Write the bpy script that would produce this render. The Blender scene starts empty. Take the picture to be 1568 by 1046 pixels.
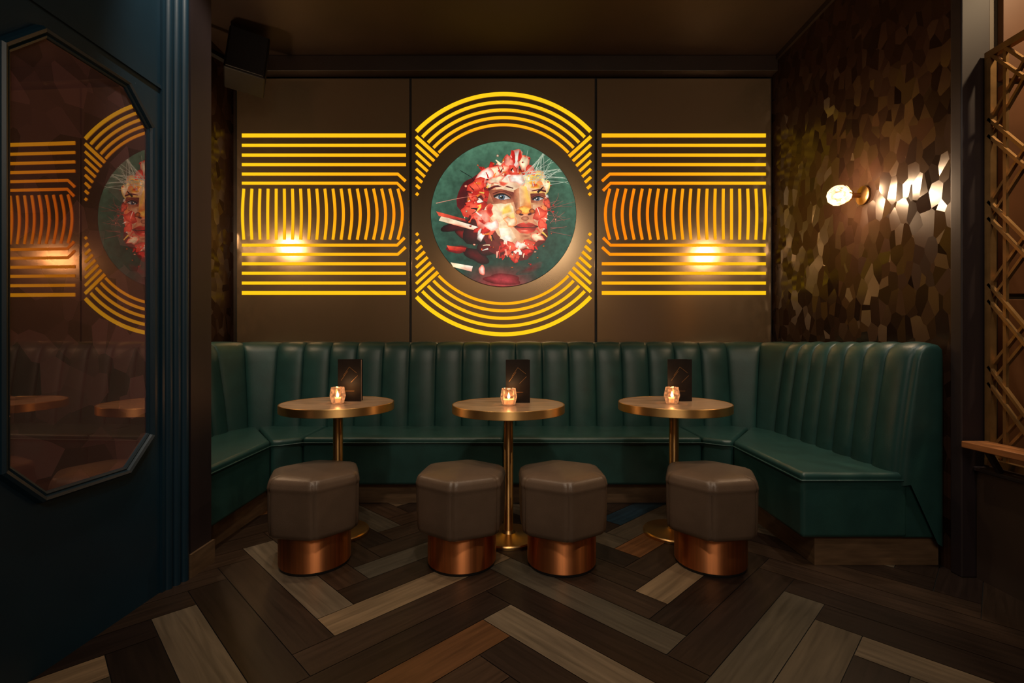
import bpy, bmesh, math, random
from mathutils import Vector, Matrix
R = random.Random(7)
F = 746.0; CH = 1.1
def srgb(r, g, b):
    def c(v):
        v /= 255.0
        return v/12.92 if v <= 0.04045 else ((v+0.055)/1.055)**2.4
    return (c(r), c(g), c(b))
bpy.context.scene.view_settings.view_transform = 'Standard'

# ------------------------------------------------------------------ materials
def nodes_of(name):
    m = bpy.data.materials.new(name); m.use_nodes = True
    nt = m.node_tree
    return m, nt, nt.nodes['Principled BSDF'], nt.nodes['Material Output']
def pmat(name, col, rough=0.5, metal=0.0, noise=0.0, nscale=20, bump=0.0, bscale=200, emis=None, es=0, coat=0, stretch=None, spec=None, aniso=0):
    m, nt, b, o = nodes_of(name)
    b.inputs['Base Color'].default_value = (*col, 1)
    b.inputs['Roughness'].default_value = rough
    b.inputs['Metallic'].default_value = metal
    if spec is not None: b.inputs['Specular IOR Level'].default_value = spec
    b.inputs['Coat Weight'].default_value = coat
    if aniso:
        b.inputs['Anisotropic'].default_value = aniso
        b.inputs['Anisotropic Rotation'].default_value = .25
        tg = nt.nodes.new('ShaderNodeTangent'); tg.direction_type = 'RADIAL'; tg.axis = 'Z'
        nt.links.new(tg.outputs[0], b.inputs['Tangent'])
    if emis:
        b.inputs['Emission Color'].default_value = (*emis, 1)
        b.inputs['Emission Strength'].default_value = es
    tc = nt.nodes.new('ShaderNodeTexCoord')
    mp = nt.nodes.new('ShaderNodeMapping')
    nt.links.new(tc.outputs['Object'], mp.inputs['Vector'])
    if stretch: mp.inputs['Scale'].default_value = stretch
    if noise > 0:
        n = nt.nodes.new('ShaderNodeTexNoise'); n.inputs['Scale'].default_value = nscale
        n.inputs['Detail'].default_value = 4
        nt.links.new(mp.outputs[0], n.inputs['Vector'])
        r = nt.nodes.new('ShaderNodeMapRange')
        r.inputs[1].default_value = .3; r.inputs[2].default_value = .7
        r.inputs[3].default_value = 1-noise; r.inputs[4].default_value = 1+noise
        nt.links.new(n.outputs['Fac'], r.inputs[0])
        mx = nt.nodes.new('ShaderNodeVectorMath'); mx.operation = 'SCALE'
        mx.inputs[0].default_value = col
        nt.links.new(r.outputs[0], mx.inputs['Scale'])
        nt.links.new(mx.outputs[0], b.inputs['Base Color'])
    if bump > 0:
        n2 = nt.nodes.new('ShaderNodeTexNoise'); n2.inputs['Scale'].default_value = bscale
        nt.links.new(mp.outputs[0], n2.inputs['Vector'])
        bp = nt.nodes.new('ShaderNodeBump'); bp.inputs['Strength'].default_value = bump
        bp.inputs['Distance'].default_value = .002
        nt.links.new(n2.outputs['Fac'], bp.inputs['Height']); nt.links.new(bp.outputs[0], b.inputs['Normal'])
    return m

M_leather = pmat('green_leather', (0.015, 0.057, 0.053), .37, noise=.15, nscale=9, bump=.3, bscale=420)
M_taupe = pmat('taupe_leather', (0.125, 0.084, 0.058), .34, noise=.12, nscale=8, bump=.3, bscale=350)
M_copper = pmat('copper', (0.86, 0.34, 0.13), .52, 1, noise=.12, nscale=5, stretch=(14, 14, .3), aniso=.93)
M_brass = pmat('brass', (0.70, 0.43, 0.17), .3, 1, noise=.1, nscale=10)
M_brassc = pmat('brass_column', (0.78, 0.48, 0.19), .48, 1, noise=.1, nscale=10, aniso=.9)
M_bronze = pmat('lattice_bronze', (0.42, 0.24, 0.09), .38, .75, noise=.2, nscale=14)
M_black = pmat('black_rubber', (0.008, 0.008, 0.008), .6, noise=.2)
M_panel = pmat('brushed_bronze_panel', (0.48, 0.345, 0.205), .20, .80, noise=.03, nscale=1.2)
M_blue = pmat('blue_paint', (0.005, 0.028, 0.050), .42, noise=.12, nscale=4, bump=.08, bscale=90)
M_darkwood = pmat('dark_brown_post', (0.022, 0.014, 0.016), .5, noise=.25, nscale=8, stretch=(1, 1, .1))
M_kick = pmat('kickboard_wood', (0.14, 0.085, 0.046), .4, noise=.25, nscale=8, stretch=(1, 1, 6))
M_ceil = pmat('ceiling_paint', (0.030, 0.016, 0.009), .55, noise=.15, nscale=3)
M_cornice = pmat('cornice_paint', (0.024, 0.014, 0.009), .5, noise=.2, nscale=4)
M_wood = pmat('orange_wood', (0.40, 0.16, 0.055), .35, noise=.3, nscale=6, stretch=(8, .8, 8))
M_brown = pmat('brown_panel', (0.17, 0.070, 0.026), .45, noise=.2, nscale=4)
M_olive = pmat('olive_panel', (0.10, 0.075, 0.045), .5, noise=.2, nscale=4)
M_pale = pmat('pale_trim', (0.60, 0.42, 0.25), .5, noise=.1, nscale=4)
M_back = pmat('rear_wall_paint', (0.05, 0.03, 0.02), .6, noise=.2, nscale=3)
M_rear = pmat('rear_wall_plaster', (0.34, 0.25, 0.17), .6, noise=.5, nscale=1.1)
M_tabletop = pmat('table_top_stone', (0.34, 0.225, 0.14), .3, noise=.35, nscale=5, stretch=(1, 5, 1), coat=.15)
M_cover = pmat('menu_cover', (0.008, 0.006, 0.006), .5, noise=.2, spec=.2)
M_paper = pmat('menu_paper', (0.35, 0.22, 0.14), .7, noise=.1)
M_wax = pmat('candle_wax', (0.8, 0.5, 0.3), .6, noise=.05, emis=(1, .42, .16), es=.8)
M_flame = pmat('flame', (1, .6, .2), .5, noise=.02, emis=(1, .62, .28), es=20)
M_fil = pmat('lamp_filament', (1, .8, .5), .3, noise=.02, emis=(1, .70, .42), es=25)
M_grille = pmat('speaker_grille', (0.014, 0.011, 0.010), .6, noise=.3, nscale=60, bump=.6, bscale=300)
M_spk = pmat('speaker_cabinet', (0.009, 0.007, 0.006), .55, noise=.1, spec=.25)

def glass_mat(name, emis=None, es=0, blend=.35, vs=38):
    m, nt, b, o = nodes_of(name)
    nt.nodes.remove(b)
    t = nt.nodes.new('ShaderNodeBsdfTransparent'); t.inputs[0].default_value = (.94, .82, .70, 1)
    g = nt.nodes.new('ShaderNodeBsdfGlossy'); g.inputs['Roughness'].default_value = .08
    f = nt.nodes.new('ShaderNodeLayerWeight'); f.inputs[0].default_value = blend
    mx = nt.nodes.new('ShaderNodeMixShader')
    nt.links.new(f.outputs['Fresnel'], mx.inputs[0]); nt.links.new(t.outputs[0], mx.inputs[1]); nt.links.new(g.outputs[0], mx.inputs[2])
    out = mx
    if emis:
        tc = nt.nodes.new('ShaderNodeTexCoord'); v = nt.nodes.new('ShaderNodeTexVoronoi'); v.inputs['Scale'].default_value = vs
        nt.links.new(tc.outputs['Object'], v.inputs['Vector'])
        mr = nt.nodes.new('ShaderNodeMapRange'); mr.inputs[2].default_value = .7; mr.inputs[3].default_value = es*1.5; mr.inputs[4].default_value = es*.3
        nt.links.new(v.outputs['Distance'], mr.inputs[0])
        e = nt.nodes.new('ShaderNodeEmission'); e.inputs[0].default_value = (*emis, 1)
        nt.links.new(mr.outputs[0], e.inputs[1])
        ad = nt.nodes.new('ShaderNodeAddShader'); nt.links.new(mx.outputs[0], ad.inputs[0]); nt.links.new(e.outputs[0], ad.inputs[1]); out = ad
    nt.links.new(out.outputs[0], o.inputs[0])
    return m
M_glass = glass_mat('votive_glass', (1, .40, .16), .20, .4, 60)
M_globe = glass_mat('lamp_globe_glass', (1, .64, .31), 1.25, .3)

def wallpaper(name='facet_wallpaper', amp=.42, col=(0.030, 0.014, 0.008)):
    m, nt, b, o = nodes_of(name)
    tc = nt.nodes.new('ShaderNodeTexCoord')
    mp = nt.nodes.new('ShaderNodeMapping'); mp.inputs['Rotation'].default_value = (.7, 0, 0); mp.inputs['Scale'].default_value = (1, 1.35, .85)
    v = nt.nodes.new('ShaderNodeTexVoronoi'); v.inputs['Scale'].default_value = 12
    nt.links.new(tc.outputs['Object'], mp.inputs[0]); nt.links.new(mp.outputs[0], v.inputs['Vector'])
    sub = nt.nodes.new('ShaderNodeVectorMath'); sub.operation = 'SUBTRACT'; sub.inputs[1].default_value = (.5, .5, .5)
    sc = nt.nodes.new('ShaderNodeVectorMath'); sc.operation = 'SCALE'; sc.inputs['Scale'].default_value = amp
    ge = nt.nodes.new('ShaderNodeNewGeometry')
    ad = nt.nodes.new('ShaderNodeVectorMath'); ad.operation = 'ADD'
    no = nt.nodes.new('ShaderNodeVectorMath'); no.operation = 'NORMALIZE'
    nt.links.new(v.outputs['Color'], sub.inputs[0]); nt.links.new(sub.outputs[0], sc.inputs[0])
    nt.links.new(sc.outputs[0], ad.inputs[0]); nt.links.new(ge.outputs['Normal'], ad.inputs[1])
    nt.links.new(ad.outputs[0], no.inputs[0]); nt.links.new(no.outputs[0], b.inputs['Normal'])
    sep = nt.nodes.new('ShaderNodeSeparateColor'); nt.links.new(v.outputs['Color'], sep.inputs[0])
    mr = nt.nodes.new('ShaderNodeMapRange'); mr.inputs[3].default_value = .85; mr.inputs[4].default_value = 1.2
    nt.links.new(sep.outputs[1], mr.inputs[0])
    s2 = nt.nodes.new('ShaderNodeVectorMath'); s2.operation = 'SCALE'; s2.inputs[0].default_value = col
    nt.links.new(mr.outputs[0], s2.inputs['Scale']); nt.links.new(s2.outputs[0], b.inputs['Base Color'])
    mr2 = nt.nodes.new('ShaderNodeMapRange'); mr2.inputs[3].default_value = .22; mr2.inputs[4].default_value = .36
    nt.links.new(sep.outputs[2], mr2.inputs[0]); nt.links.new(mr2.outputs[0], b.inputs['Roughness'])
    b.inputs['Specular IOR Level'].default_value = .34
    b.inputs['Specular Tint'].default_value = (1, .86, .74, 1)
    return m
M_paper_wall = wallpaper()

def mirror_mat():
    m, nt, b, o = nodes_of('tinted_mirror')
    tc = nt.nodes.new('ShaderNodeTexCoord')
    v = nt.nodes.new('ShaderNodeTexVoronoi'); v.inputs['Scale'].default_value = 11
    nt.links.new(tc.outputs['Object'], v.inputs['Vector'])
    sep = nt.nodes.new('ShaderNodeSeparateColor'); nt.links.new(v.outputs['Color'], sep.inputs[0])
    mr = nt.nodes.new('ShaderNodeMapRange'); mr.inputs[3].default_value = .45; mr.inputs[4].default_value = 1.7
    nt.links.new(sep.outputs[0], mr.inputs[0])
    s2 = nt.nodes.new('ShaderNodeVectorMath'); s2.operation = 'SCALE'; s2.inputs[0].default_value = (.115, .048, .050)
    nt.links.new(mr.outputs[0], s2.inputs['Scale']); nt.links.new(s2.outputs[0], b.inputs['Base Color'])
    b.inputs['Roughness'].default_value = .8
    g = nt.nodes.new('ShaderNodeBsdfGlossy'); g.inputs['Roughness'].default_value = .01; g.inputs['Color'].default_value = (.95, .68, .56, 1)
    mx = nt.nodes.new('ShaderNodeMixShader'); mx.inputs[0].default_value = .29
    nt.links.new(b.outputs[0], mx.inputs[1]); nt.links.new(g.outputs[0], mx.inputs[2]); nt.links.new(mx.outputs[0], o.inputs[0])
    return m
M_mirror = mirror_mat()

def floor_mat():
    m, nt, b, o = nodes_of('herringbone_planks')
    a = nt.nodes.new('ShaderNodeAttribute'); a.attribute_name = 'Col'
    uv = nt.nodes.new('ShaderNodeUVMap'); uv.uv_map = 'UVMap'
    mp = nt.nodes.new('ShaderNodeMapping'); mp.inputs['Scale'].default_value = (3, 45, 1)
    nt.links.new(uv.outputs[0], mp.inputs[0])
    n = nt.nodes.new('ShaderNodeTexNoise'); n.inputs['Scale'].default_value = 1; n.inputs['Detail'].default_value = 6; n.inputs['Distortion'].default_value = .6
    nt.links.new(mp.outputs[0], n.inputs['Vector'])
    mr = nt.nodes.new('ShaderNodeMapRange'); mr.inputs[1].default_value = .3; mr.inputs[2].default_value = .7; mr.inputs[3].default_value = .7; mr.inputs[4].default_value = 1.3
    nt.links.new(n.outputs['Fac'], mr.inputs[0])
    s = nt.nodes.new('ShaderNodeVectorMath'); s.operation = 'SCALE'
    nt.links.new(a.outputs['Color'], s.inputs[0]); nt.links.new(mr.outputs[0], s.inputs['Scale'])
    nt.links.new(s.outputs[0], b.inputs['Base Color'])
    b.inputs['Roughness'].default_value = .36
    b.inputs['Specular IOR Level'].default_value = .4
    bp = nt.nodes.new('ShaderNodeBump'); bp.inputs['Strength'].default_value = .2; bp.inputs['Distance'].default_value = .002
    nt.links.new(n.outputs['Fac'], bp.inputs['Height']); nt.links.new(bp.outputs[0], b.inputs['Normal'])
    return m
M_floor = floor_mat()

def strip_mat():
    m, nt, b, o = nodes_of('backlit_amber')
    nt.nodes.remove(b)
    e = nt.nodes.new('ShaderNodeEmission')
    a = nt.nodes.new('ShaderNodeAttribute'); a.attribute_name = 'Col'
    e.inputs['Strength'].default_value = 1.1
    nt.links.new(a.outputs['Color'], e.inputs['Color']); nt.links.new(e.outputs[0], o.inputs[0])
    return m
M_strip = strip_mat()
def art_mat():
    m, nt, b, o = nodes_of('portrait_print')
    a = nt.nodes.new('ShaderNodeAttribute'); a.attribute_name = 'Col'
    n = nt.nodes.new('ShaderNodeTexNoise'); n.inputs['Scale'].default_value = 22; n.inputs['Detail'].default_value = 5
    tc = nt.nodes.new('ShaderNodeTexCoord'); nt.links.new(tc.outputs['Object'], n.inputs['Vector'])
    mr = nt.nodes.new('ShaderNodeMapRange'); mr.inputs[1].default_value = .3; mr.inputs[2].default_value = .7; mr.inputs[3].default_value = .65; mr.inputs[4].default_value = 1.2
    nt.links.new(n.outputs['Fac'], mr.inputs[0])
    s = nt.nodes.new('ShaderNodeVectorMath'); s.operation = 'SCALE'
    nt.links.new(a.outputs['Color'], s.inputs[0]); nt.links.new(mr.outputs[0], s.inputs['Scale'])
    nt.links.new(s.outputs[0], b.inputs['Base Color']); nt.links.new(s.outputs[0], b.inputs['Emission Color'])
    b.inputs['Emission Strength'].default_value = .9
    b.inputs['Roughness'].default_value = .35
    return m
M_art = art_mat()

# ------------------------------------------------------------------ helpers
def link(ob, parent=None):
    bpy.context.scene.collection.objects.link(ob)
    if parent: ob.parent = parent
    return ob
def empty(name, loc=(0, 0, 0)):
    e = bpy.data.objects.new(name, None); e.location = loc; e.empty_display_size = .1
    bpy.context.scene.collection.objects.link(e); return e
def mesh(name, vs, fs, mat, parent=None, smooth=False, loc=(0, 0, 0), fix=True):
    me = bpy.data.meshes.new(name); me.from_pydata([tuple(v) for v in vs], [], fs)
    if fix:
        bm = bmesh.new(); bm.from_mesh(me); bmesh.ops.recalc_face_normals(bm, faces=bm.faces); bm.to_mesh(me); bm.free()
    me.materials.append(mat)
    if smooth:
        for p in me.polygons: p.use_smooth = True
    ob = bpy.data.objects.new(name, me); ob.location = loc
    return link(ob, parent)
def box(name, x0, x1, y0, y1, z0, z1, mat, parent=None, bev=0.0, seg=3, smooth=False, loc=(0, 0, 0), rot=None):
    bm = bmesh.new(); bmesh.ops.create_cube(bm, size=1)
    for v in bm.verts:
        v.co = Vector(((x0+x1)/2+v.co.x*(x1-x0), (y0+y1)/2+v.co.y*(y1-y0), (z0+z1)/2+v.co.z*(z1-z0)))
    if bev > 0: bmesh.ops.bevel(bm, geom=bm.edges[:], offset=bev, segments=seg, profile=.5, affect='EDGES')
    me = bpy.data.meshes.new(name); bm.to_mesh(me); bm.free(); me.materials.append(mat)
    if bev > 0:
        for p in me.polygons: p.use_smooth = True
    ob = bpy.data.objects.new(name, me); ob.location = loc
    if rot: ob.rotation_euler = rot
    link(ob, parent)
    if bev > 0:
        w = ob.modifiers.new('wn', 'WEIGHTED_NORMAL')
    return ob
def lathe(name, prof, mat, parent=None, n=64, loc=(0, 0, 0), rot=None, flat=False):
    vs = []; fs = []
    k = len(prof)
    for i in range(n):
        a = 2*math.pi*i/n
        for r, z in prof: vs.append((r*math.cos(a), r*math.sin(a), z))
    for i in range(n):
        j = (i+1) % n
        for q in range(k-1): fs.append((i*k+q, j*k+q, j*k+q+1, i*k+q+1))
    me = bpy.data.meshes.new(name); me.from_pydata(vs, [], fs)
    bm = bmesh.new(); bm.from_mesh(me); bmesh.ops.remove_doubles(bm, verts=bm.verts, dist=1e-5)
    bmesh.ops.recalc_face_normals(bm, faces=bm.faces); bm.to_mesh(me); bm.free()
    me.materials.append(mat)
    if not flat:
        for e in me.polygons: e.use_smooth = True
        me.set_sharp_from_angle(angle=math.radians(35))
    ob = bpy.data.objects.new(name, me); ob.location = loc
    if rot: ob.rotation_euler = rot
    return link(ob, parent)
def bar(name, p, q, w, h, mat, parent=None, up=(0, 0, 1)):
    p = Vector(p); q = Vector(q); d = (q-p).normalized(); u = Vector(up)
    s = d.cross(u).normalized(); u = s.cross(d).normalized()
    vs = []
    for e in (p, q):
        for a, b in ((-1, -1), (1, -1), (1, 1), (-1, 1)): vs.append(e+s*a*w/2+u*b*h/2)
    fs = [(0, 1, 2, 3), (4, 5, 6, 7), (0, 1, 5, 4), (1, 2, 6, 5), (2, 3, 7, 6), (3, 0, 4, 7)]
    return mesh(name, vs, fs, mat, parent)
def tube(name, pts, r, mat, parent=None):
    cu = bpy.data.curves.new(name, 'CURVE'); cu.dimensions = '3D'; cu.bevel_depth = r; cu.bevel_resolution = 3
    sp = cu.splines.new('POLY'); sp.points.add(len(pts)-1)
    for i, p in enumerate(pts): sp.points[i].co = (*p, 1)
    cu.materials.append(mat); cu.use_fill_caps = True
    return link(bpy.data.objects.new(name, cu), parent)

# ------------------------------------------------------------------ room shell
CZ = 3.37; YB = 3.97
XR = 2.11; XL = -2.27
box('ceiling', -2.5, 3.5, -3.2, 4.2, CZ, CZ+.1, M_ceil)
box('wall_back', -2.5, 2.4, YB, YB+.15, 0, CZ, M_cornice)
box('wall_right', XR, XR+.1, 2.33, YB, 0, CZ, M_paper_wall)
box('wall_left', XL-.1, XL, 2.43, YB, 0, CZ, M_paper_wall)
box('wall_rear', -2.5, 3.5, -3.2, -3.05, 0, CZ, M_rear)
box('wall_far_right', 3.3, 3.45, -3.05, 2.4, 0, CZ, M_back)
box('trim_1', XL, XR, 3.86, YB, 3.245, CZ, M_cornice, bev=.006)
box('trim_2', XR-.02, XR, 2.35, 3.86, 3.33, CZ, M_cornice)

# floor planks
def make_floor():
    W = .155; n = 6
    ang = math.radians(45); ca, sa = math.cos(ang), math.sin(ang); off = (-.663, .478)
    pal = [((.018, .011, .008), 8), ((.032, .019, .012), 6), ((.15, .10, .058), 1.4), ((.12, .05, .018), 1.2), ((.075, .060, .042), 3.0), ((.045, .026, .016), 4), ((.010, .026, .040), .6)]
    tot = sum(p[1] for p in pal)
    vs = []; fs = []; cols = []; uvs = []
    def world(u, v): return (off[0]+u*W*ca-v*W*sa, 2.0+off[1]+u*W*sa+v*W*ca)
    N = 50
    for a in range(-N, N):
        for b in range(-N, N):
            t = (a-b) % (2*n)
            if t == 0: u0, u1, v0, v1, hz = a, a+n, b, b+1, 1
            elif t == n: u0, u1, v0, v1, hz = a, a+1, b-n+1, b+1, 0
            else: continue
            cx, cy = world((u0+u1)/2, (v0+v1)/2)
            if not (-3.2 < cx < 4.2 and -3.9 < cy < 4.9): continue
            g = .010
            q = [world(u0+g, v0+g), world(u1-g, v0+g), world(u1-g, v1-g), world(u0+g, v1-g)]
            i = len(vs); vs += [(x, y, 0) for x, y in q]; fs.append((i, i+1, i+2, i+3))
            rr = R.random()*tot; c = pal[0][0]
            for pc, w in pal:
                if rr < w: c = pc; break
                rr -= w
            for (ox, oy, oc) in OVR:
                dx, dy = ox-off[0], oy-2.0-off[1]
                uu = (dx*ca+dy*sa)/W; vv = (-dx*sa+dy*ca)/W
                if u0 <= uu <= u1 and v0 <= vv <= v1: c = oc
            j = .9+.2*R.random(); cols.append((c[0]*j, c[1]*j, c[2]*j, 1))
            o = R.random()*50
            L = n*W
            uvs.append([(o, o), (o+L, o), (o+L, o+W), (o, o+W)] if hz else [(o, o), (o, o+W), (o+L, o+W), (o+L, o)])
    me = bpy.data.meshes.new('floor'); me.from_pydata(vs, [], fs)
    me.uv_layers.new(name='UVMap'); me.color_attributes.new('Col', 'FLOAT_COLOR', 'CORNER')
    fu = [c for u in uvs for p in u for c in p]
    me.uv_layers['UVMap'].data.foreach_set('uv', fu)
    fc = [c for q in cols for _ in range(4) for c in q]
    me.color_attributes['Col'].data.foreach_set('color', fc)
    bm = bmesh.new(); bm.from_mesh(me)
    for co, no in (((-2.5, 0, 0), (-1, 0, 0)), ((3.5, 0, 0), (1, 0, 0)), ((0, -3.2, 0), (0, -1, 0)), ((0, 4.1, 0), (0, 1, 0))):
        bmesh.ops.bisect_plane(bm, geom=bm.verts[:]+bm.edges[:]+bm.faces[:], plane_co=co, plane_no=no, clear_outer=True)
    bm.to_mesh(me); bm.free()
    me.materials.append(M_floor)
    ob = link(bpy.data.objects.new('floor', me))
    box('subfloor', -2.5, 3.5, -3.2, 4.1, -.06, -.004, M_black, parent=ob)
def fl(px, py):
    d = F*CH/(py-523); return ((px-784)/F*d, d)
TAN = (.22, .155, .092); TG = (.14, .11, .076); GR = (.070, .060, .045); OB = (.13, .055, .02); DK = (.020, .012, .009); DB = (.035, .021, .014)
OVR = [(*fl(a, b), c) for a, b, c in (
    (870, 920, DK), (950, 935, GR), (300, 900, DB), (400, 930, DK), (380, 990, DK), (450, 1000, DB), (470, 900, OB), (720, 1000, DK), (820, 1030, DK), (1180, 930, DK),
    (1000, 930, DB), (1120, 960, DK), (1300, 960, DK), (1210, 970, GR), (1350, 1015, TG), (290, 990, TG), (125, 1025, TAN), (640, 1010, (.10, .045, .018)), (900, 1000, OB),
    (600, 932, TAN), (850, 970, TG), (1020, 893, TAN), (560, 872, GR), (410, 872, TG), (600, 800, GR), (950, 780, (.01, .03, .05)), (1420, 960, DK), (1290, 900, DB), (700, 910, DB), (1468, 893, DK), (175, 970, DK))]
make_floor()

# ------------------------------------------------------------------ illuminated wall art
YP = 3.93
def P(px, py, y=YP):
    k = YP/F
    return ((px-784)*k, y, CH+(523-py)*k)
art = empty('backlit_wall_panel')
for i, (a, b) in enumerate(((362, 626.5), (630, 911), (914.5, 1181))):
    x0 = P(a, 0)[0]; x1 = P(b, 0)[0]
    box('metal_sheet_%d' % (i+1), x0, x1, 3.935, 3.965, .95, P(0, 120)[2], M_panel, parent=art, bev=.003, seg=2)
box('frame_backing', P(358, 0)[0], P(1184, 0)[0], 3.955, 3.969, .9, P(0, 117)[2], M_black, parent=art)
SV = []; SF = []; SC = []
def amber(px, py):
    cx = min(abs(px-370), abs(px-1173))/240.0
    d = math.hypot(px-771, py-328)
    if 636 < px < 906: t = 1-min(1, max(0, (d-125)/60)); t = t*.6
    else: t = min(1, cx)*.8*(1-abs(py-328)/150) + .10
    if px > 915: t = min(1, t*1.4+.1*(1-abs(py-328)/125))
    t = max(0, min(1, t))
    y = (1.0, .60, .010); o = (1.0, .23, .004)
    return tuple(y[i]*(1-t)+o[i]*t for i in range(3))
def strip(pts, w):
    w *= .95
    n = len(pts); base = len(SV)
    for i, p in enumerate(pts):
        a = Vector(pts[max(0, i-1)]); b = Vector(pts[min(n-1, i+1)])
        d = (b-a).normalized(); nn = Vector((-d.y, d.x))
        for s in (-.5, .5):
            q = Vector(p)+nn*w*s
            SV.append(P(q.x, q.y, 3.9315)); SC.append(amber(q.x, q.y))
    for i in range(n-1): SF.append((base+2*i, base+2*i+1, base+2*i+3, base+2*i+2))
def seg(p, q, w, n=10): strip([(p[0]+(q[0]-p[0])*i/n, p[1]+(q[1]-p[1])*i/n) for i in range(n+1)], w)
for side in (0, 1):
    def X(x): return x if side == 0 else 1543-x
    rows = [207.5, 222.5, 237.5, 252]
    for k, y in enumerate(rows):
        w = 6.2 if k == 0 else 5.0
        for yy in (y, 656-y):
            seg((X(370), yy), (X(621.5), yy), w)
    for (y, xe, ye) in ((266.5, 609, 277.5), (280.5, 608, 292)):
        for f in (0, 1):
            g = (lambda v: v) if f == 0 else (lambda v: 656-v)
            x2 = 621 if y < 270 else 619.5
            strip([(X(370+(xe-370)*i/8), g(y)) for i in range(9)]+[(X(x2), g(ye))], 4.8)
    nb = 19
    for k in range(nb+1):
        x = 376+k*(612-376)/nb
        bl = -2+9*k/nb
        pts = []
        for i in range(11):
            v = i/10; y = 289+(367-289)*v
            pts.append((X(x-3+bl*math.sin(math.pi*v)), y))
        strip(pts, 4.6)
cx, cy = 771, 328
for r, w in ((184, 6.5), (171.5, 5.2), (159.5, 5.0), (148, 4.8), (137, 4.5)):
    for s in (0, 1):
        pts = []
        for i in range(49):
            a = math.radians(-46.5+93*i/48)+(math.pi if s else 0)
            pts.append((cx+r*math.sin(a), cy-r*math.cos(a)))
        strip(pts, w)
for sx in (-1, 1):
    for sy in (-1, 1):
        for k in range(9):
            yo = 119-12.4*k
            p0 = (134, yo)
            ln = 0
            while ln < 60:
                q = (134-ln*.74, yo-ln*.67)
                if math.hypot(*q) < 134 or q[1] < 0: break
                ln += .5
            if ln > 3:
                q = (134-ln*.74, yo-ln*.67)
                seg((cx+sx*p0[0], cy+sy*p0[1]), (cx+sx*q[0], cy+sy*q[1]), 4.8 if k else 5.6, 4)
me = bpy.data.meshes.new('light_slots'); me.from_pydata(SV, [], SF)
cl = me.color_attributes.new('Col', 'FLOAT_COLOR', 'POINT')
for i, c in enumerate(SC): cl.data[i].color = (*c, 1)
me.materials.append(M_strip); link(bpy.data.objects.new('light_slots', me), art)

# portrait
AV = []; AF = []; AC = []; layer = [0]
def blob(x, y, rx, ry, rot, c0, c1, wob=.18, n=22, mid=None, jit=.2):
    layer[0] += 1; yy = 3.926-.00002*layer[0]
    base = len(AV); AV.append(P(x, y, yy)); AC.append(c0)
    ph = [R.random()*6.28 for _ in range(3)]
    rings = ((mid, c0), (1, c1)) if mid else ((1, c1),)
    for sc, col in rings:
        for i in range(n):
            a = 2*math.pi*i/n
            rr = 1+wob*(math.sin(2*a+ph[0])*.5+math.sin(3*a+ph[1])*.5+math.sin(5*a+ph[2])*.3)
            u, v = sc*rx*rr*math.cos(a), sc*ry*rr*math.sin(a)
            c, s = math.cos(math.radians(rot)), math.sin(math.radians(rot))
            px, py = x+u*c-v*s, y+u*s+v*c
            d = math.hypot(px-cx, py-cy)
            if d > 110: px, py = cx+(px-cx)*110/d, cy+(py-cy)*110/d
            j = 1-jit+2*jit*R.random()
            AV.append(P(px, py, yy)); AC.append(tuple(k*j for k in col))
    for i in range(n): AF.append((base, base+1+i, base+1+(i+1) % n))
    if mid:
        for i in range(n): AF.append((base+1+i, base+1+(i+1) % n, base+1+n+(i+1) % n, base+1+n+i))
def poly(pts, cols):
    layer[0] += 1; yy = 3.926-.00002*layer[0]
    base = len(AV)
    mx = sum(p[0] for p in pts)/len(pts); my = sum(p[1] for p in pts)/len(pts)
    AV.append(P(mx, my, yy)); AC.append(tuple(sum(c[i] for c in cols)/len(cols) for i in range(3)))
    for p, c in zip(pts, cols): AV.append(P(p[0], p[1], yy)); AC.append(c)
    n = len(pts)
    for i in range(n): AF.append((base, base+1+i, base+1+(i+1) % n))
def line(pts, w, c):
    layer[0] += 1; yy = 3.926-.00002*layer[0]
    n = len(pts); base = len(AV)
    for i, p in enumerate(pts):
        a = Vector(pts[max(0, i-1)]); b = Vector(pts[min(n-1, i+1)])
        d = (b-a).normalized(); nn = Vector((-d.y, d.x)); ww = w*(1-.6*i/(n-1))
        for s in (-.5, .5):
            q = Vector(p)+nn*ww*s; dd = math.hypot(q.x-cx, q.y-cy)
            if dd > 110: q = Vector((cx+(q.x-cx)*110/dd, cy+(q.y-cy)*110/dd))
            AV.append(P(q.x, q.y, yy)); AC.append(c)
    for i in range(n-1): AF.append((base+2*i, base+2*i+1, base+2*i+3, base+2*i+2))
def bgcol(px, py):
    t = (py-217)/222
    top = srgb(78, 122, 98); bot = srgb(18, 58, 52); red = srgb(180, 56, 62)
    e = min(1, math.hypot(px-cx, py-cy)/110)
    k = .30+.70*e**2
    c = [(top[i]*(1-t)+bot[i]*t)*k for i in range(3)]
    r = max(0, (py-405)/35)*max(0, 1-abs(px-765)/60)
    return tuple(c[i]*(1-r)+red[i]*r for i in range(3))
base = len(AV); AV.append(P(cx, cy, 3.9265)); AC.append(bgcol(cx, cy))
NR, NS = 14, 72
for i in range(1, NR+1):
    for j in range(NS):
        a = 2*math.pi*j/NS; r = 111*i/NR
        x, y = cx+r*math.cos(a), cy+r*math.sin(a); AV.append(P(x, y, 3.9265)); AC.append(bgcol(x, y))
for j in range(NS):
    AF.append((base, base+1+j, base+1+(j+1) % NS))
    for i in range(NR-1):
        a = base+1+i*NS; b = a+NS; AF.append((a+j, a+(j+1) % NS, b+(j+1) % NS, b+j))
RED = srgb(205, 36, 30); COR = srgb(242, 92, 66); PNK = srgb(248, 160, 138); CRM = srgb(252, 230, 190); WHT = srgb(255, 250, 236)
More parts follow.
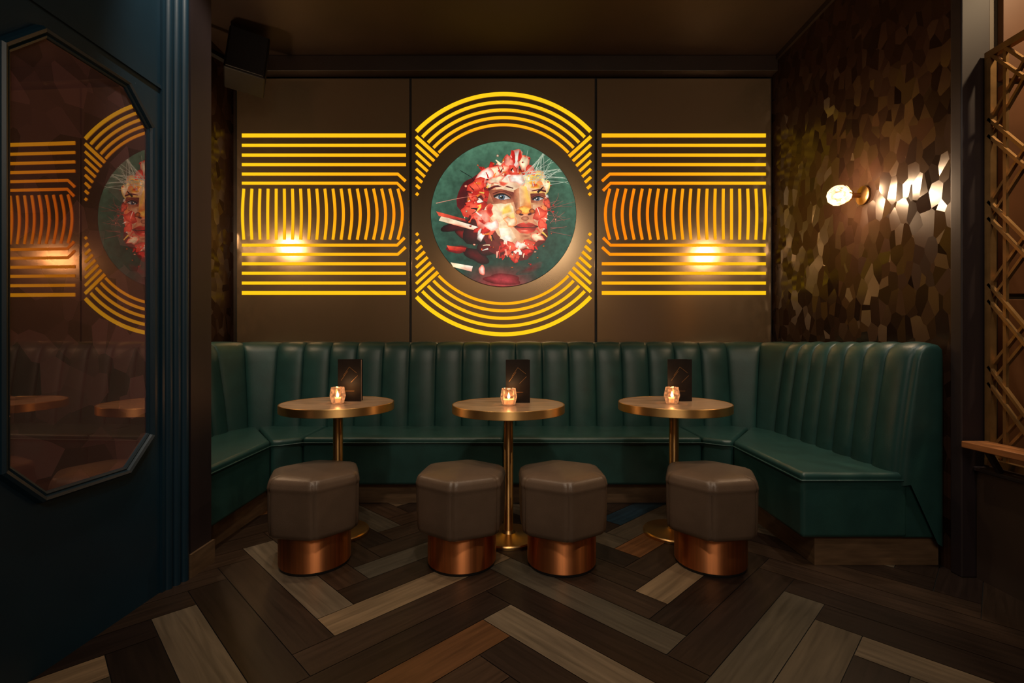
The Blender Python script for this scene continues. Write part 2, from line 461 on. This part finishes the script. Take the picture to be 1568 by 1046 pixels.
YEL = srgb(252, 206, 90); ORG = srgb(244, 124, 36); DRD = srgb(92, 14, 22); DRK = srgb(18, 10, 16); SKN = srgb(226, 152, 108); NAVY = srgb(22, 34, 60)
SKD = srgb(150, 72, 48); SKL = srgb(244, 200, 158)
for s in [
    (712, 345, 34, 9, -12, DRD, DRK), (722, 362, 26, 9, 18, RED, DRK), (700, 382, 16, 6, -5, srgb(150, 40, 40), DRD),
    (730, 392, 20, 10, 30, DRD, DRK), (738, 414, 5, 7, 0, WHT, COR), (745, 378, 16, 14, 0, DRD, DRK), (770, 428, 30, 8, 4, srgb(190, 60, 70), DRD),
    (812, 412, 22, 6, -20, DRD, bgcol(812, 412)), (726, 300, 24, 34, 10, DRK, DRD), (735, 350, 26, 26, 0, DRD, DRK),
    (782, 318, 55, 64, 4, SKD, DRD), (802, 362, 34, 34, 0, SKD, DRD)]: blob(*s)
poly([(676, 331), (736, 349), (739, 356), (700, 346), (672, 338)], [CRM, WHT, CRM, COR, CRM])
poly([(668, 324), (712, 336), (714, 340), (672, 331)], [COR, RED, DRD, COR])
poly([(690, 402), (724, 408), (722, 416), (694, 409)], [CRM, WHT, PNK, CRM])
poly([(684, 376), (714, 380), (712, 386), (688, 383)], [COR, RED, DRD, RED])
def ringpet(n, rx0, ry0, rx1, ry1, a0, a1, pal, size):
    for k in range(n):
        a = math.radians(a0+(a1-a0)*R.random()); f = R.random()
        x = 784+(rx0+(rx1-rx0)*f)*math.cos(a); y = 316+(ry0+(ry1-ry0)*f)*math.sin(a)
        c = R.choice(pal); e = R.choice([tuple(v*.4 for v in c), RED, DRD, tuple(v*.7 for v in c)])
        blob(x, y, size*(.6+.8*R.random()), size*(.35+.4*R.random()), math.degrees(a)+R.uniform(-60, 60), c, e, wob=.42, n=R.choice([7, 8, 10]), mid=.55)
ringpet(64, 40, 46, 64, 68, 130, 285, [COR, RED, RED, PNK, CRM, WHT, ORG, COR, RED, DRD], 10)
ringpet(28, 36, 44, 52, 64, 285, 400, [COR, RED, YEL, CRM, ORG, WHT], 9)
ringpet(34, 10, 60, 40, 82, 20, 125, [COR, RED, PNK, CRM, WHT, DRD, RED], 8)
for s in [(790, 243, 10, 14, 0, WHT, COR), (779, 249, 8, 11, -30, PNK, RED), (802, 249, 9, 12, 30, CRM, COR), (786, 240, 3, 10, -14, RED, RED), (796, 240, 3, 9, 14, RED, COR),
          (821, 270, 14, 9, -14, YEL, ORG), (834, 286, 8, 13, 12, CRM, YEL), (762, 262, 16, 9, -20, CRM, COR), (744, 268, 13, 10, -10, WHT, COR), (730, 284, 14, 10, -40, COR, RED), (722, 322, 13, 15, -20, COR, RED), (739, 336, 14, 13, 30, PNK, COR)]:
    blob(*s, mid=.5, wob=.3, n=11)
poly([(752, 284), (775, 270), (806, 270), (828, 282), (838, 306), (838, 334), (830, 356), (820, 372), (800, 382), (780, 376), (762, 360), (750, 338), (746, 310)],
     [SKN, SKL, SKL, YEL, SKN, COR, SKN, SKD, SKN, SKL, SKL, SKN, SKD])
poly([(756, 282), (778, 268), (800, 270), (803, 288), (786, 292), (760, 291)], [CRM, WHT, SKL, SKN, CRM, SKL])
poly([(806, 272), (828, 276), (836, 292), (812, 294), (802, 288)], [YEL, ORG, SKN, SKL, CRM])
poly([(749, 314), (768, 312), (786, 316), (788, 334), (780, 352), (764, 350), (752, 336)], [SKL, CRM, CRM, YEL, SKL, CRM, SKL])
poly([(764, 350), (782, 350), (790, 364), (780, 374), (768, 366)], [WHT, CRM, SKL, CRM, WHT])
poly([(816, 314), (836, 314), (836, 334), (828, 350), (818, 338)], [SKL, ORG, COR, SKN, SKL])
poly([(748, 292), (768, 290), (790, 296), (792, 308), (776, 313), (756, 311)], [SKD, SKD, DRD, SKD, SKN, SKD])
poly([(812, 297), (834, 296), (837, 307), (826, 313), (813, 311)], [DRD, SKD, SKD, SKN, SKD])
poly([(795, 286), (806, 286), (810, 304), (814, 320), (802, 326), (794, 318)], [SKL, YEL, YEL, ORG, ORG, SKL])
poly([(787, 292), (795, 288), (796, 318), (790, 322), (786, 308)], [SKD, SKN, SKN, SKD, SKD])
blob(804, 322, 10, 6.5, 0, YEL, ORG, wob=.08, mid=.4); blob(794, 325, 5, 4, 0, ORG, SKD, wob=.08); blob(815, 324, 5, 4, 0, ORG, DRD, wob=.08)
blob(798, 329, 3.6, 1.7, 8, DRK, DRD, wob=.05); blob(811, 328.5, 3.4, 1.6, -8, DRK, DRD, wob=.05)
blob(804, 335, 6, 3.5, 0, SKN, SKD, wob=.05)
def eye(x, y, w, h, rot, iris):
    c, s = math.cos(math.radians(rot)), math.sin(math.radians(rot))
    top = [(-w+2*w*i/8, -h*math.sin(math.pi*i/8)*1.05) for i in range(9)]; bot = [(w-2*w*i/8, h*.75*math.sin(math.pi*i/8)) for i in range(1, 8)]
    tr = lambda p: (x+p[0]*c-p[1]*s, y+p[0]*s+p[1]*c)
    poly([tr(p) for p in top+bot], [srgb(160, 155, 155)]*9+[srgb(225, 220, 215)]*7)
    blob(*tr((iris, -.4)), h*.95, h*.95, 0, srgb(70, 100, 125), NAVY, wob=0, mid=.7, jit=.1); blob(*tr((iris, -.4)), h*.5, h*.5, 0, (0, 0, 0), (0, 0, 0), wob=0)
    blob(*tr((iris-1.2, -1.6)), .9, .9, 0, WHT, WHT, wob=0)
    line([tr(p) for p in top], 3.4, DRK); line([tr((p[0]*1.15, p[1]-h*.75)) for p in top], 1.6, DRD); line([tr(p) for p in bot], 1.2, SKD)
eye(769, 303, 13, 5.2, 5, -1); eye(824, 305.5, 9, 3.6, -6, -1)
line([(748, 291), (758, 286), (772, 285), (786, 289)], 4.0, DRD); line([(836, 294), (826, 291), (814, 293)], 3, DRD)
poly([(786, 347), (796, 342.5), (802, 341), (805.5, 343), (809, 341), (815, 342.5), (824, 347), (806, 348.5)], [DRD, RED, COR, RED, COR, RED, DRD, RED])
poly([(786, 347.5), (806, 350), (824, 347.5), (818, 355), (808, 358.5), (796, 357)], [DRD, RED, DRD, RED, COR, COR])
line([(785, 347), (796, 348.6), (806, 349), (815, 348.6), (825, 347)], 1.8, DRK); blob(803, 354, 6, 1.4, 0, PNK, COR, wob=.05)
blob(805, 362, 9, 3, 0, SKD, SKN, wob=.05)
for s in [(792, 275, 12, 9, 30, WHT, PNK), (760, 276, 12, 7, -20, CRM, COR), (776, 322, 9, 11, 20, YEL, CRM), (760, 328, 10, 13, -10, CRM, SKL), (782, 340, 9, 9, 0, CRM, ORG), (754, 346, 10, 9, 20, WHT, PNK),
          (826, 328, 9, 11, -10, COR, RED), (830, 344, 7, 8, 0, COR, RED), (822, 364, 9, 7, 20, CRM, COR), (776, 366, 10, 7, -10, WHT, CRM), (784, 378, 10, 7, 0, COR, RED), (797, 376, 9, 7, 0, WHT, COR), (811, 374, 9, 7, 20, COR, RED), (806, 386, 10, 5, 0, RED, DRD),
          (786, 262, 9, 7, 0, COR, RED), (812, 262, 10, 7, 20, COR, RED), (838, 312, 5, 9, 0, COR, DRD), (818, 284, 9, 5, 10, ORG, YEL), (770, 282, 10, 4, 10, COR, CRM), (750, 322, 6, 9, 0, RED, COR)]:
    blob(*s, wob=.42, mid=.5, n=9)
for k in range(60):
    a = R.random()*6.28; f = .72+.36*R.random()
    x, y = 780+56*f*math.cos(a), 320+70*f*math.sin(a)
    th = a+R.uniform(-1.2, 1.2); L = 4+9*R.random(); b = R.uniform(-4, 4)
    line([(x+L*t*math.cos(th)-b*t*t*math.sin(th), y+L*t*math.sin(th)+b*t*t*math.cos(th)) for t in (0, .25, .5, .75, 1)], 1.2+2.4*R.random(), R.choice([RED, COR, WHT, CRM, ORG, YEL, DRD, DRK, PNK, RED]))
for k in range(50):
    a = R.random()*6.28; f = .9+.45*R.random()
    blob(780+54*f*math.cos(a), 322+70*f*math.sin(a), .8+1.6*R.random(), .8+1.2*R.random(), 0, R.choice([RED, COR, CRM, ORG]), R.choice([RED, DRD]), n=7)
for k in range(34):
    x0 = 795+R.random()*40; y0 = 262+R.random()*25
    a = math.radians(-95+R.random()*95); L = 30+R.random()*40; b = (R.random()-.3)*24
    line([(x0+L*t*math.cos(a)+b*t*t, y0+L*t*math.sin(a)+b*t*t*.6) for t in [i/8 for i in range(9)]], .9, srgb(185, 198, 178))
for k in range(14):
    x0 = 838+R.random()*8; y0 = 300+R.random()*60
    a = math.radians(-50+R.random()*110); L = 15+R.random()*20; b = (R.random()-.5)*24
    line([(x0+L*t*math.cos(a)+b*t*t, y0+L*t*math.sin(a)) for t in [i/6 for i in range(7)]], .8, srgb(150, 90, 80))
line([(668, 312), (700, 305), (730, 300)], .8, PNK); line([(705, 262), (722, 272), (735, 290)], 1, DRK)
me = bpy.data.meshes.new('portrait_print'); me.from_pydata(AV, [], AF)
cl = me.color_attributes.new('Col', 'FLOAT_COLOR', 'POINT')
for i, c in enumerate(AC): cl.data[i].color = (*c, 1)
me.materials.append(M_art); link(bpy.data.objects.new('portrait_print', me), art)
k = YP/F
lathe('portrait_disc', [(0, 0), (111.5*k, 0), (111.5*k, .008), (0, .008)], M_black, parent=art, loc=P(cx, cy, 3.935), rot=(math.pi/2, 0, 0), n=96)

# ------------------------------------------------------------------ banquette
bq = empty('banquette')
xl, xr, yb = -2.035, 1.885, 3.70
yl0, yr0 = 2.46, 2.39
rc = .22
segs = [('l', (xl, yl0), (xl, yb-rc), 6), ('a', (xl+rc, yb-rc), 180, 90, 2), ('l', (xl+rc, yb), (xr-rc, yb), 17), ('a', (xr-rc, yb-rc), 90, 0, 2), ('l', (xr, yb-rc), (xr, yr0), 7)]
st = []
for s in segs:
    n = s[-1]
    for c in range(n):
        NN = 12
        for i in range(NN):
            t = (1-math.cos(math.pi*i/NN))/2
            f = (c+t)/n; bu = math.sin(math.pi*i/NN)
            if s[0] == 'l':
                p = Vector(s[1]).lerp(Vector(s[2]), f); d = (Vector(s[2])-Vector(s[1])).normalized(); nn = Vector((-d.y, d.x))
            else:
                a = math.radians(s[2]+(s[3]-s[2])*f); nn = Vector((math.cos(a), math.sin(a))); p = Vector(s[1])+nn*rc
            st.append((p, nn, bu))
st.append((Vector((xr, yr0)), Vector((1, 0)), 0))
prof = [(0, .40, 1, 0), (.004, .47, 1, 0), (.015, .58, 1, .05), (.03, .70, 1, .1), (.047, .82, 1, .1), (.065, .94, 1, .15), (.078, 1.02, 1, .3), (.094, 1.062, .7, .7), (.12, 1.085, .3, 1), (.155, 1.093, 0, .9), (.195, 1.088, 0, .5), (.214, 1.07, 0, 0), (.218, 1.03, 0, 0), (.218, .1, 0, 0)]
vs = []; fs = []; m = len(prof)
B = .034
def station(p, nn, bu, sc=1.0, dy=0):
    for (o, z, fn, fz) in prof:
        oo = .11+(o-.11)*sc; zz = .62+(z-.62)*(1-(1-sc)*.12)
        q = p+nn*(oo-B*bu*fn)
        vs.append((q.x, q.y+dy, zz+B*.35*bu*fz-.004))
for p, nn, bu in st: station(p, nn, bu)
E = len(st)
for sc, dy in ((.97, -.012), (.90, -.024), (.78, -.031), (.6, -.034)):
    station(st[-1][0], st[-1][1], 0, sc, dy); E += 1
for i in range(E-1):
    for j in range(m-1): fs.append((i*m+j, (i+1)*m+j, (i+1)*m+j+1, i*m+j+1))
fs.append(tuple(range((E-1)*m, E*m))); fs.append(tuple(range(0, m)))
br = mesh('channel_backrest', vs, fs, M_leather, bq, smooth=True)
br.data.set_sharp_from_angle(angle=math.radians(70))

def cushion(name, pts, z0=.14, z1=.46):
    bm = bmesh.new()
    lo = [bm.verts.new((x, y, z0)) for x, y in pts]; hi = [bm.verts.new((x, y, z1)) for x, y in pts]
    bm.faces.new(lo[::-1]); bm.faces.new(hi)
    n = len(pts)
    for i in range(n): bm.faces.new((lo[i], lo[(i+1) % n], hi[(i+1) % n], hi[i]))
    bmesh.ops.recalc_face_normals(bm, faces=bm.faces)
    bmesh.ops.bevel(bm, geom=bm.edges[:], offset=.022, segments=4, profile=.5, affect='EDGES')
    me = bpy.data.meshes.new(name); bm.to_mesh(me); bm.free(); me.materials.append(M_leather)
    for p in me.polygons: p.use_smooth = True
    ob = link(bpy.data.objects.new(name, me), bq); ob.modifiers.new('wn', 'WEIGHTED_NORMAL'); return ob
fy = 3.25; xs = -1.54; xe = 1.41
cushion('seat_back_a', [(-1.40, fy), (-.06, fy), (-.06, 3.74), (-1.40, 3.74)])
cushion('seat_back_b', [(-.058, fy), (1.27, fy), (1.27, 3.74), (-.058, 3.74)])
cushion('seat_corner_left', [(-1.402, fy), (-1.402, 3.74), (-2.0, 3.8), (-1.56, 3.15), (-1.50, 3.17)])
cushion('seat_corner_right', [(1.272, fy), (1.37, 3.17), (1.43, 3.15), (1.87, 3.8), (1.272, 3.74)])
cushion('seat_left', [(xs-.02, 3.145), (-2.01, 3.79), (-2.06, 3.7), (-2.06, 2.46), (xs, 2.46)])
cushion('seat_right', [(xe+.02, 3.145), (xe, 2.37), (1.93, 2.37), (1.93, 3.7), (1.88, 3.79)])
def pipe(pts): tube('piping', [(x, y, .424) for x, y in pts], .0045, M_leather, bq)
pipe([(xs+.003, 2.46), (xs-.017, 3.145), (-1.50, 3.167), (-1.40, fy-.003), (1.27, fy-.003), (1.37, 3.165), (xe+.018, 3.145), (xe-.003, 2.37), (1.41, 2.367), (1.93, 2.367)])
box('end_panel', 1.90, 2.10, 2.375, 2.45, .14, .5, M_leather, bq, bev=.012)
box('kickboard_back', -1.6, 1.5, 3.33, 3.37, 0, .15, M_kick, bq)
box('kickboard_right', 1.49, 1.53, 2.44, 3.37, 0, .15, M_kick, bq)
box('kickboard_end', 1.49, 2.10, 2.40, 2.44, 0, .15, M_kick, bq)
box('kickboard_left', -1.64, -1.60, 2.46, 3.37, 0, .15, M_kick, bq)

# ------------------------------------------------------------------ tables
def table(x, y):
    e = empty('round_table', (x, y, 0))
    h = .750; r = .314
    lathe('table_top', [(0, h-.006), (r-.008, h-.006), (r-.006, h), (0, h)], M_tabletop, e, n=96)
    lathe('brass_rim', [(r-.012, h-.044), (r-.002, h-.044), (r, h-.042), (r, h-.001), (r-.002, h+.001), (r-.006, h+.001), (r-.007, h-.004)], M_brassc, e, n=96)
    lathe('underside', [(0, h-.040), (r-.01, h-.042), (r-.01, h-.006), (0, h-.006)], M_black, e, n=96)
    lathe('column', [(0, .01), (.027, .01), (.027, h-.04), (0, h-.04)], M_brassc, e, n=40)
    lathe('mount', [(0, h-.075), (.045, h-.06), (.075, h-.043), (0, h-.04)], M_brass, e, n=40)
    lathe('base_plate', [(0, 0), (.17, 0), (.172, .004), (.172, .014), (.166, .02), (.06, .026), (.04, .034), (.03, .05), (.0, .05)], M_brass, e, n=80)
    return e
tb = [(-1.0, 2.80), (-.02, 2.73), (.93, 2.80)]
for x, y in tb: table(x, y)

# ------------------------------------------------------------------ stools
def stool(x, y, rot):
    e = empty('hexagonal_stool', (x, y, 0)); e.rotation_euler = (0, 0, math.radians(rot))
    lathe('black_foot', [(0, 0), (.164, 0), (.166, .004), (.166, .016), (0, .016)], M_black, e, n=80)
    lathe('copper_base', [(0, .014), (.168, .014), (.170, .018), (.170, .19), (0, .19)], M_copper, e, n=96)
    rr = .238
    prof = [(.70, .178), (.90, .180), (.955, .190), (.975, .207), (.985, .26), (.992, .33), (.995, .392), (.998, .407), (1.008, .414), (1.0, .421), (.985, .437), (.955, .451), (.90, .459), (.7, .468), (.35, .472), (0, .473)]
    ns = 16; ring = []
    for k in range(6):
        a0 = math.radians(60*k); a1 = math.radians(60*(k+1))
        A = Vector((math.cos(a0), math.sin(a0))); Bv = Vector((math.cos(a1), math.sin(a1)))
        for i in range(ns):
            t = i/ns; u = (1-math.cos(math.pi*t))/2
            q = A.lerp(Bv, u)
            rad = 1-.05*math.exp(-(min(u, 1-u)/.045)**2)
            bul = 1+.012*math.sin(math.pi*u)
            ring.append(q*rad*bul)
    vs = []; fs = []; n = len(ring)
    for s, z in prof:
        for q in ring:
            vs.append((q.x*rr*s, q.y*rr*s, z))
    for j in range(len(prof)-1):
        for i in range(n): fs.append((j*n+i, j*n+(i+1) % n, (j+1)*n+(i+1) % n, (j+1)*n+i))
    fs.append(tuple(range(n)))
    mesh('hexagonal_seat', vs, fs, M_taupe, e, smooth=True)
    for k in range(6):
        a = math.radians(60*k); c = rr*.95*.985+.003
        tube('corner_seam', [(math.cos(a)*(c-.012), math.sin(a)*(c-.012), .205), (math.cos(a)*(c-.004), math.sin(a)*(c-.004), .25), (math.cos(a)*c, math.sin(a)*c, .40)], .0022, M_taupe, e)
for x, y, r in ((-.985, 2.44, 50), (-.25, 2.44, 24), (.247, 2.43, 33), (.988, 2.43, 10)): stool(x, y, r)

# ------------------------------------------------------------------ menus and candles
def menu(x, y, rot):
    z = .751
    e = empty('menu_booklet', (x, y, z)); e.rotation_euler = (0, 0, math.radians(rot))
    w, h = .138, .245
    box('front_cover', -w/2, w/2, -.0015, .0015, 0, h, M_cover, e)
    box('back_cover', 0, w, -.0015, .0015, 0, h, M_cover, e, loc=(-w/2, .003, 0), rot=(0, 0, math.radians(24)))
    for k in range(4):
        box('page_%d' % k, 0, w-.006, -.0005, .0005, .003, h-.004, M_paper, e, loc=(-w/2, .003, 0), rot=(0, 0, math.radians(5+4.5*k)))
    for (a, b) in (((-.035, .15), (.0, .20)), ((.0, .20), (.045, .165)), ((-.05, .12), (-.01, .175)), ((.01, .11), (.05, .15)), ((-.03, .06), (.03, .06))):
        bar('emblem', (a[0], -.002, a[1]), (b[0], -.002, b[1]), .0012, .0012, M_bronze, e)
def votive(x, y):
    z = .7505
    e = empty('votive_candle', (x, y, z))
    lathe('faceted_glass', [(0, .0), (.028, .0), (.035, .004), (.046, .045), (.038, .092), (.036, .092), (.043, .045), (.032, .008), (0, .007)], M_glass, e, n=8, flat=True)
    lathe('wax', [(0, .009), (.030, .009), (.036, .032), (.0, .033)], M_wax, e, n=24)
    lathe('flame', [(0, .034), (.007, .040), (.008, .047), (.004, .060), (0, .070)], M_flame, e, n=16)
    l = bpy.data.lights.new('candle_light', 'POINT'); l.energy = .6; l.color = (1, .5, .2); l.shadow_soft_size = .012
    lo = bpy.data.objects.new('candle_light', l); lo.location = (0, 0, .088); link(lo, e)
for (tx, ty), mx, cxp in zip(tb, (535, 793, 1041), (517, 779, 1029)):
    yy = ty+.05; menu((mx-784)/F*yy, yy, -4); yc = ty-.05
    votive((cxp-784)/F*yc, yc)

# ------------------------------------------------------------------ wall sconces
def sconce(x, y, z, d):
    e = empty('wall_sconce', (x, y, z))
    lathe('wall_plate', [(0, 0), (.055, 0), (.055, .012), (.03, .02), (.014, .026), (.014, .075), (.03, .08), (.034, .095), (0, .095)], M_brass, e, n=40, rot=(0, math.radians(-90*d), 0))
    bm = bmesh.new(); bmesh.ops.create_icosphere(bm, subdivisions=2, radius=.062)
    me = bpy.data.meshes.new('faceted_globe'); bm.to_mesh(me); bm.free(); me.materials.append(M_globe)
    o = bpy.data.objects.new('faceted_globe', me); o.location = (-.155*d, 0, 0); link(o, e)
    lathe('bulb', [(0, -.016), (.012, -.01), (.016, 0), (.012, .01), (0, .016)], M_fil, e, n=20, loc=(-.155*d, 0, 0))
    l = bpy.data.lights.new('bulb_light', 'POINT'); l.energy = 23; l.color = (1, .78, .55); l.shadow_soft_size = .03
    lo = bpy.data.objects.new('bulb_light', l); lo.location = (-.155*d, 0, 0); link(lo, e)
    for k in range(6):
        a = k*math.pi/3
        tube('claw', [(-.09*d, .028*math.cos(a), .028*math.sin(a)), (-.108*d, .049*math.cos(a), .049*math.sin(a)), (-.128*d, .059*math.cos(a), .059*math.sin(a))], .003, M_brass, e)
sconce(XR, 2.92, 1.975, 1)
sconce(XL, 3.2, 2.0, -1)

# ------------------------------------------------------------------ speaker
sp = empty('wall_speaker', (-1.93, 3.55, 3.13)); sp.rotation_euler = (math.radians(-14), math.radians(6), math.radians(28))
box('cabinet', -.13, .13, -.11, .11, -.18, .18, M_spk, sp, bev=.012)
box('grille', -.118, .118, -.118, -.108, -.168, .168, M_grille, sp, bev=.004)
bar('bracket', (-.12, .05, 0), (-.31, .0, .02), .035, .035, M_spk, sp)

# ------------------------------------------------------------------ blue partition with tinted mirror
def MP(d, z, off=0.0): return (-1.48-.034*(4-d)+off, d, z)
def mbox(name, d0, d1, z0, z1, o0, o1, mat, parent=None):
    vs = [MP(d, z, o) for d in (d0, d1) for z in (z0, z1) for o in (o0, o1)]
    fs = [(0, 1, 3, 2), (4, 5, 7, 6), (0, 1, 5, 4), (2, 3, 7, 6), (0, 2, 6, 4), (1, 3, 7, 5)]
    return mesh(name, vs, fs, mat, parent)
mbox('wall_left_partition', -3.05, 2.27, 0, CZ, -.14, 0, M_blue)
mf = empty('octagonal_wall_mirror')
D0, D1, Z0, Z1, c = 1.50, 2.045, .60, 2.108, .115
def octo(g):
    d0, d1, z0, z1 = D0-g, D1+g, Z0-g, Z1+g; k = g*.6
    return [(d0, z0+c-k+g), (d0+c-k+g, z0), (d1-c+k-g, z0), (d1, z0+c-k+g), (d1, z1-c+k-g), (d1-c+k-g, z1), (d0+c-k+g, z1), (d0, z1-c+k-g)]
o0 = octo(0)
mesh('mirror_glass', [MP(d, z, .012) for d, z in o0]+[MP(d, z, .001) for d, z in o0], [tuple(range(8)), tuple(range(8, 16))]+[(i, (i+1) % 8, 8+(i+1) % 8, 8+i) for i in range(8)], M_mirror, mf)
fp = [(-.004, .010), (-.002, .018), (.004, .022), (.009, .019), (.013, .028), (.022, .032), (.028, .024), (.031, .0)]
vs = []; fs = []
for g, o in fp:
    for d, z in octo(g): vs.append(MP(d, z, o))
for j in range(len(fp)-1):
    for i in range(8): fs.append((j*8+i, j*8+(i+1) % 8, (j+1)*8+(i+1) % 8, (j+1)*8+i))
mesh('moulded_frame', vs, fs, M_blue, mf)
mbox('trim_3', 2.135, 2.15, 0, CZ, 0, .012, M_blue)
mbox('trim_4', -3.0, 2.135, 2.205, 2.22, 0, .008, M_blue)
for i in range(3):
    lathe('trim_%d' % (5+i), [(0, 0), (.019, 0), (.019, CZ), (0, CZ)], M_blue, loc=(-1.535+.012*i, 2.172+.036*i, 0), n=24)
box('wall_left_post', -2.4, -1.50, 2.275, 2.43, 0, CZ, M_darkwood)
box('baseboard_left', -1.50, -1.488, 2.262, 2.44, 0, .11, M_kick)

# ------------------------------------------------------------------ right-hand opening
box('trim_8', XR-.015, XR+.12, 2.27, 2.33, 0, CZ, M_darkwood, bev=.006)
box('wall_low_right', 2.16, 2.30, .2, 2.265, 0, .50, M_back)
box('trim_9', 2.145, 2.31, .2, 2.268, .50, .52, M_darkwood, bev=.004)
ledge = box('wooden_ledge_table', 2.06, 2.178, .3, 2.235, .615, .645, M_wood, bev=.004)
for k, yy in enumerate((.6, 1.4, 2.15)):
    bar('bracket_%d' % k, (2.155, yy, .52), (2.10, yy, .616), .02, .02, M_darkwood, ledge)
box('wall_side_panelled', XR+.1, 3.3, 2.34, 2.5, 0, CZ, M_olive)
for i, (a, b, z0, z1, mt) in enumerate(((2.236, 2.29, .52, 2.38, M_pale), (2.33, 2.62, .05, 1.30, M_brown), (2.33, 2.62, 1.325, 2.32, M_brown), (2.33, 2.62, 2.345, CZ, M_brown), (2.645, 3.2, .05, CZ, M_brown))):
    box('trim_%d' % (10+i), a, b, 2.31, 2.34, z0, z1, mt, bev=.004)
lat = empty('metal_lattice_screen')
xl_ = 2.205
yA, yBt, zt, zb = 2.245, .4, 2.42, .53
def LP(y, z): return (xl_, y, z)
bar('end_post', LP(yA, zb), LP(yA, zt), .028, .028, M_bronze, lat, up=(1, 0, 0))
bar('inner_post', LP(yA-.07, zb), LP(yA-.07, zt), .014, .014, M_bronze, lat, up=(1, 0, 0))
bar('top_rail', LP(yA+.014, zt), LP(yBt, zt), .03, .03, M_bronze, lat)
bar('bottom_rail', LP(yA+.014, zb+.015), LP(yBt, zb+.015), .03, .03, M_bronze, lat)
hh = .38
def clipseg(p, q):
    (y0, z0), (y1, z1) = p, q
    def lerp(t): return (y0+(y1-y0)*t, z0+(z1-z0)*t)
    t0, t1 = 0, 1
    for a, b, lo, hi in ((y0, y1, yBt, yA), (z0, z1, zb, zt)):
        if abs(b-a) < 1e-9:
            if a < lo or a > hi: return None
            continue
        ta, tb_ = (lo-a)/(b-a), (hi-a)/(b-a)
        if ta > tb_: ta, tb_ = tb_, ta
        t0 = max(t0, ta); t1 = min(t1, tb_)
    if t1-t0 < .01: return None
    return lerp(t0), lerp(t1)
for s in (1, -1):
    for k in range(-14, 16):
        for dd in (0, .075):
            z0 = zb+k*hh+dd
            r = clipseg((yA, z0), (yBt, z0+s*(yA-yBt)*1.27))
            if r: bar('lattice_bar', (xl_+.006*s, *r[0]), (xl_+.006*s, *r[1]), .012, .016, M_bronze, lat, up=(1, 0, 0))

# ------------------------------------------------------------------ lights
def spot(name, loc, tgt, e, col, ang=60, blend=.7, r=.04):
    l = bpy.data.lights.new(name, 'SPOT'); l.energy = e; l.color = col; l.spot_size = math.radians(ang); l.spot_blend = blend; l.shadow_soft_size = r
    o = bpy.data.objects.new(name, l); o.location = loc
    o.rotation_euler = (Vector(tgt)-Vector(loc)).to_track_quat('-Z', 'Y').to_euler(); link(o)
WARM = (1, .74, .50)
for i, x in enumerate((-1.0, 0, 1.0)):
    spot('rear_wall_fill', (x, 2.3, 3.33), (x, 2.62, 0), 40, WARM, 60)
spot('rear_wall_fill', (1.55, 1.9, 3.33), (1.90, 2.75, .5), 75, (1, .86, .70), 42)
spot('rear_wall_fill', (-1.1, 1.9, 3.33), (-1.9, 2.9, .6), 55, (1, .86, .70), 50)
spot('rear_wall_fill', (0, .6, 3.33), (0, 3.0, .4), 95, (1, .80, .60), 74, .9, .1)
spot('rear_wall_fill', (2.75, 1.6, 3.33), (2.6, 2.4, 1.8), 80, (1, .7, .4), 90, .9, .05)
spot('rear_wall_fill', (-1.0, -2.2, 3.33), (-1.0, -3.05, 1.6), 110, (1, .75, .5), 110, .9, .05)  # unseen spot added to brighten the rear wall, giving the metal sheets a sheen
spot('rear_wall_fill', (1.4, -2.2, 3.33), (1.4, -3.05, 1.6), 110, (1, .75, .5), 110, .9, .05)  # its added twin, also lighting the rear wall for reflections in the metal
spot('purple_rear_spot', (2.6, -2.0, 3.2), (2.75, -3.05, 1.7), 45, (.35, .25, 1), 28, .6, .05)  # added purple spot on the rear wall, for a tinted patch in the sheets
def area(name, loc, tgt, e, col, size):
    l = bpy.data.lights.new(name, 'AREA'); l.energy = e; l.color = col; l.size = size
    o = bpy.data.objects.new(name, l); o.location = loc
    o.rotation_euler = (Vector(tgt)-Vector(loc)).to_track_quat('-Z', 'Y').to_euler(); link(o)
area('room_fill', (.3, -1.4, 3.3), (.2, 1.6, .4), 48, (1, .82, .64), 1.6)  # unseen area fill added behind the camera to lift the whole room

w = bpy.data.worlds.new('World'); bpy.context.scene.world = w; w.use_nodes = True
w.node_tree.nodes['Background'].inputs[0].default_value = (.5, .38, .28, 1)
w.node_tree.nodes['Background'].inputs[1].default_value = .02

cam = bpy.data.cameras.new('camera'); co = bpy.data.objects.new('camera', cam); link(co)
cam.sensor_width = 36; cam.lens = 36*F/1568; cam.clip_start = .05
co.location = (0, 0, CH); co.rotation_euler = (math.pi/2, 0, 0)
bpy.context.scene.camera = co
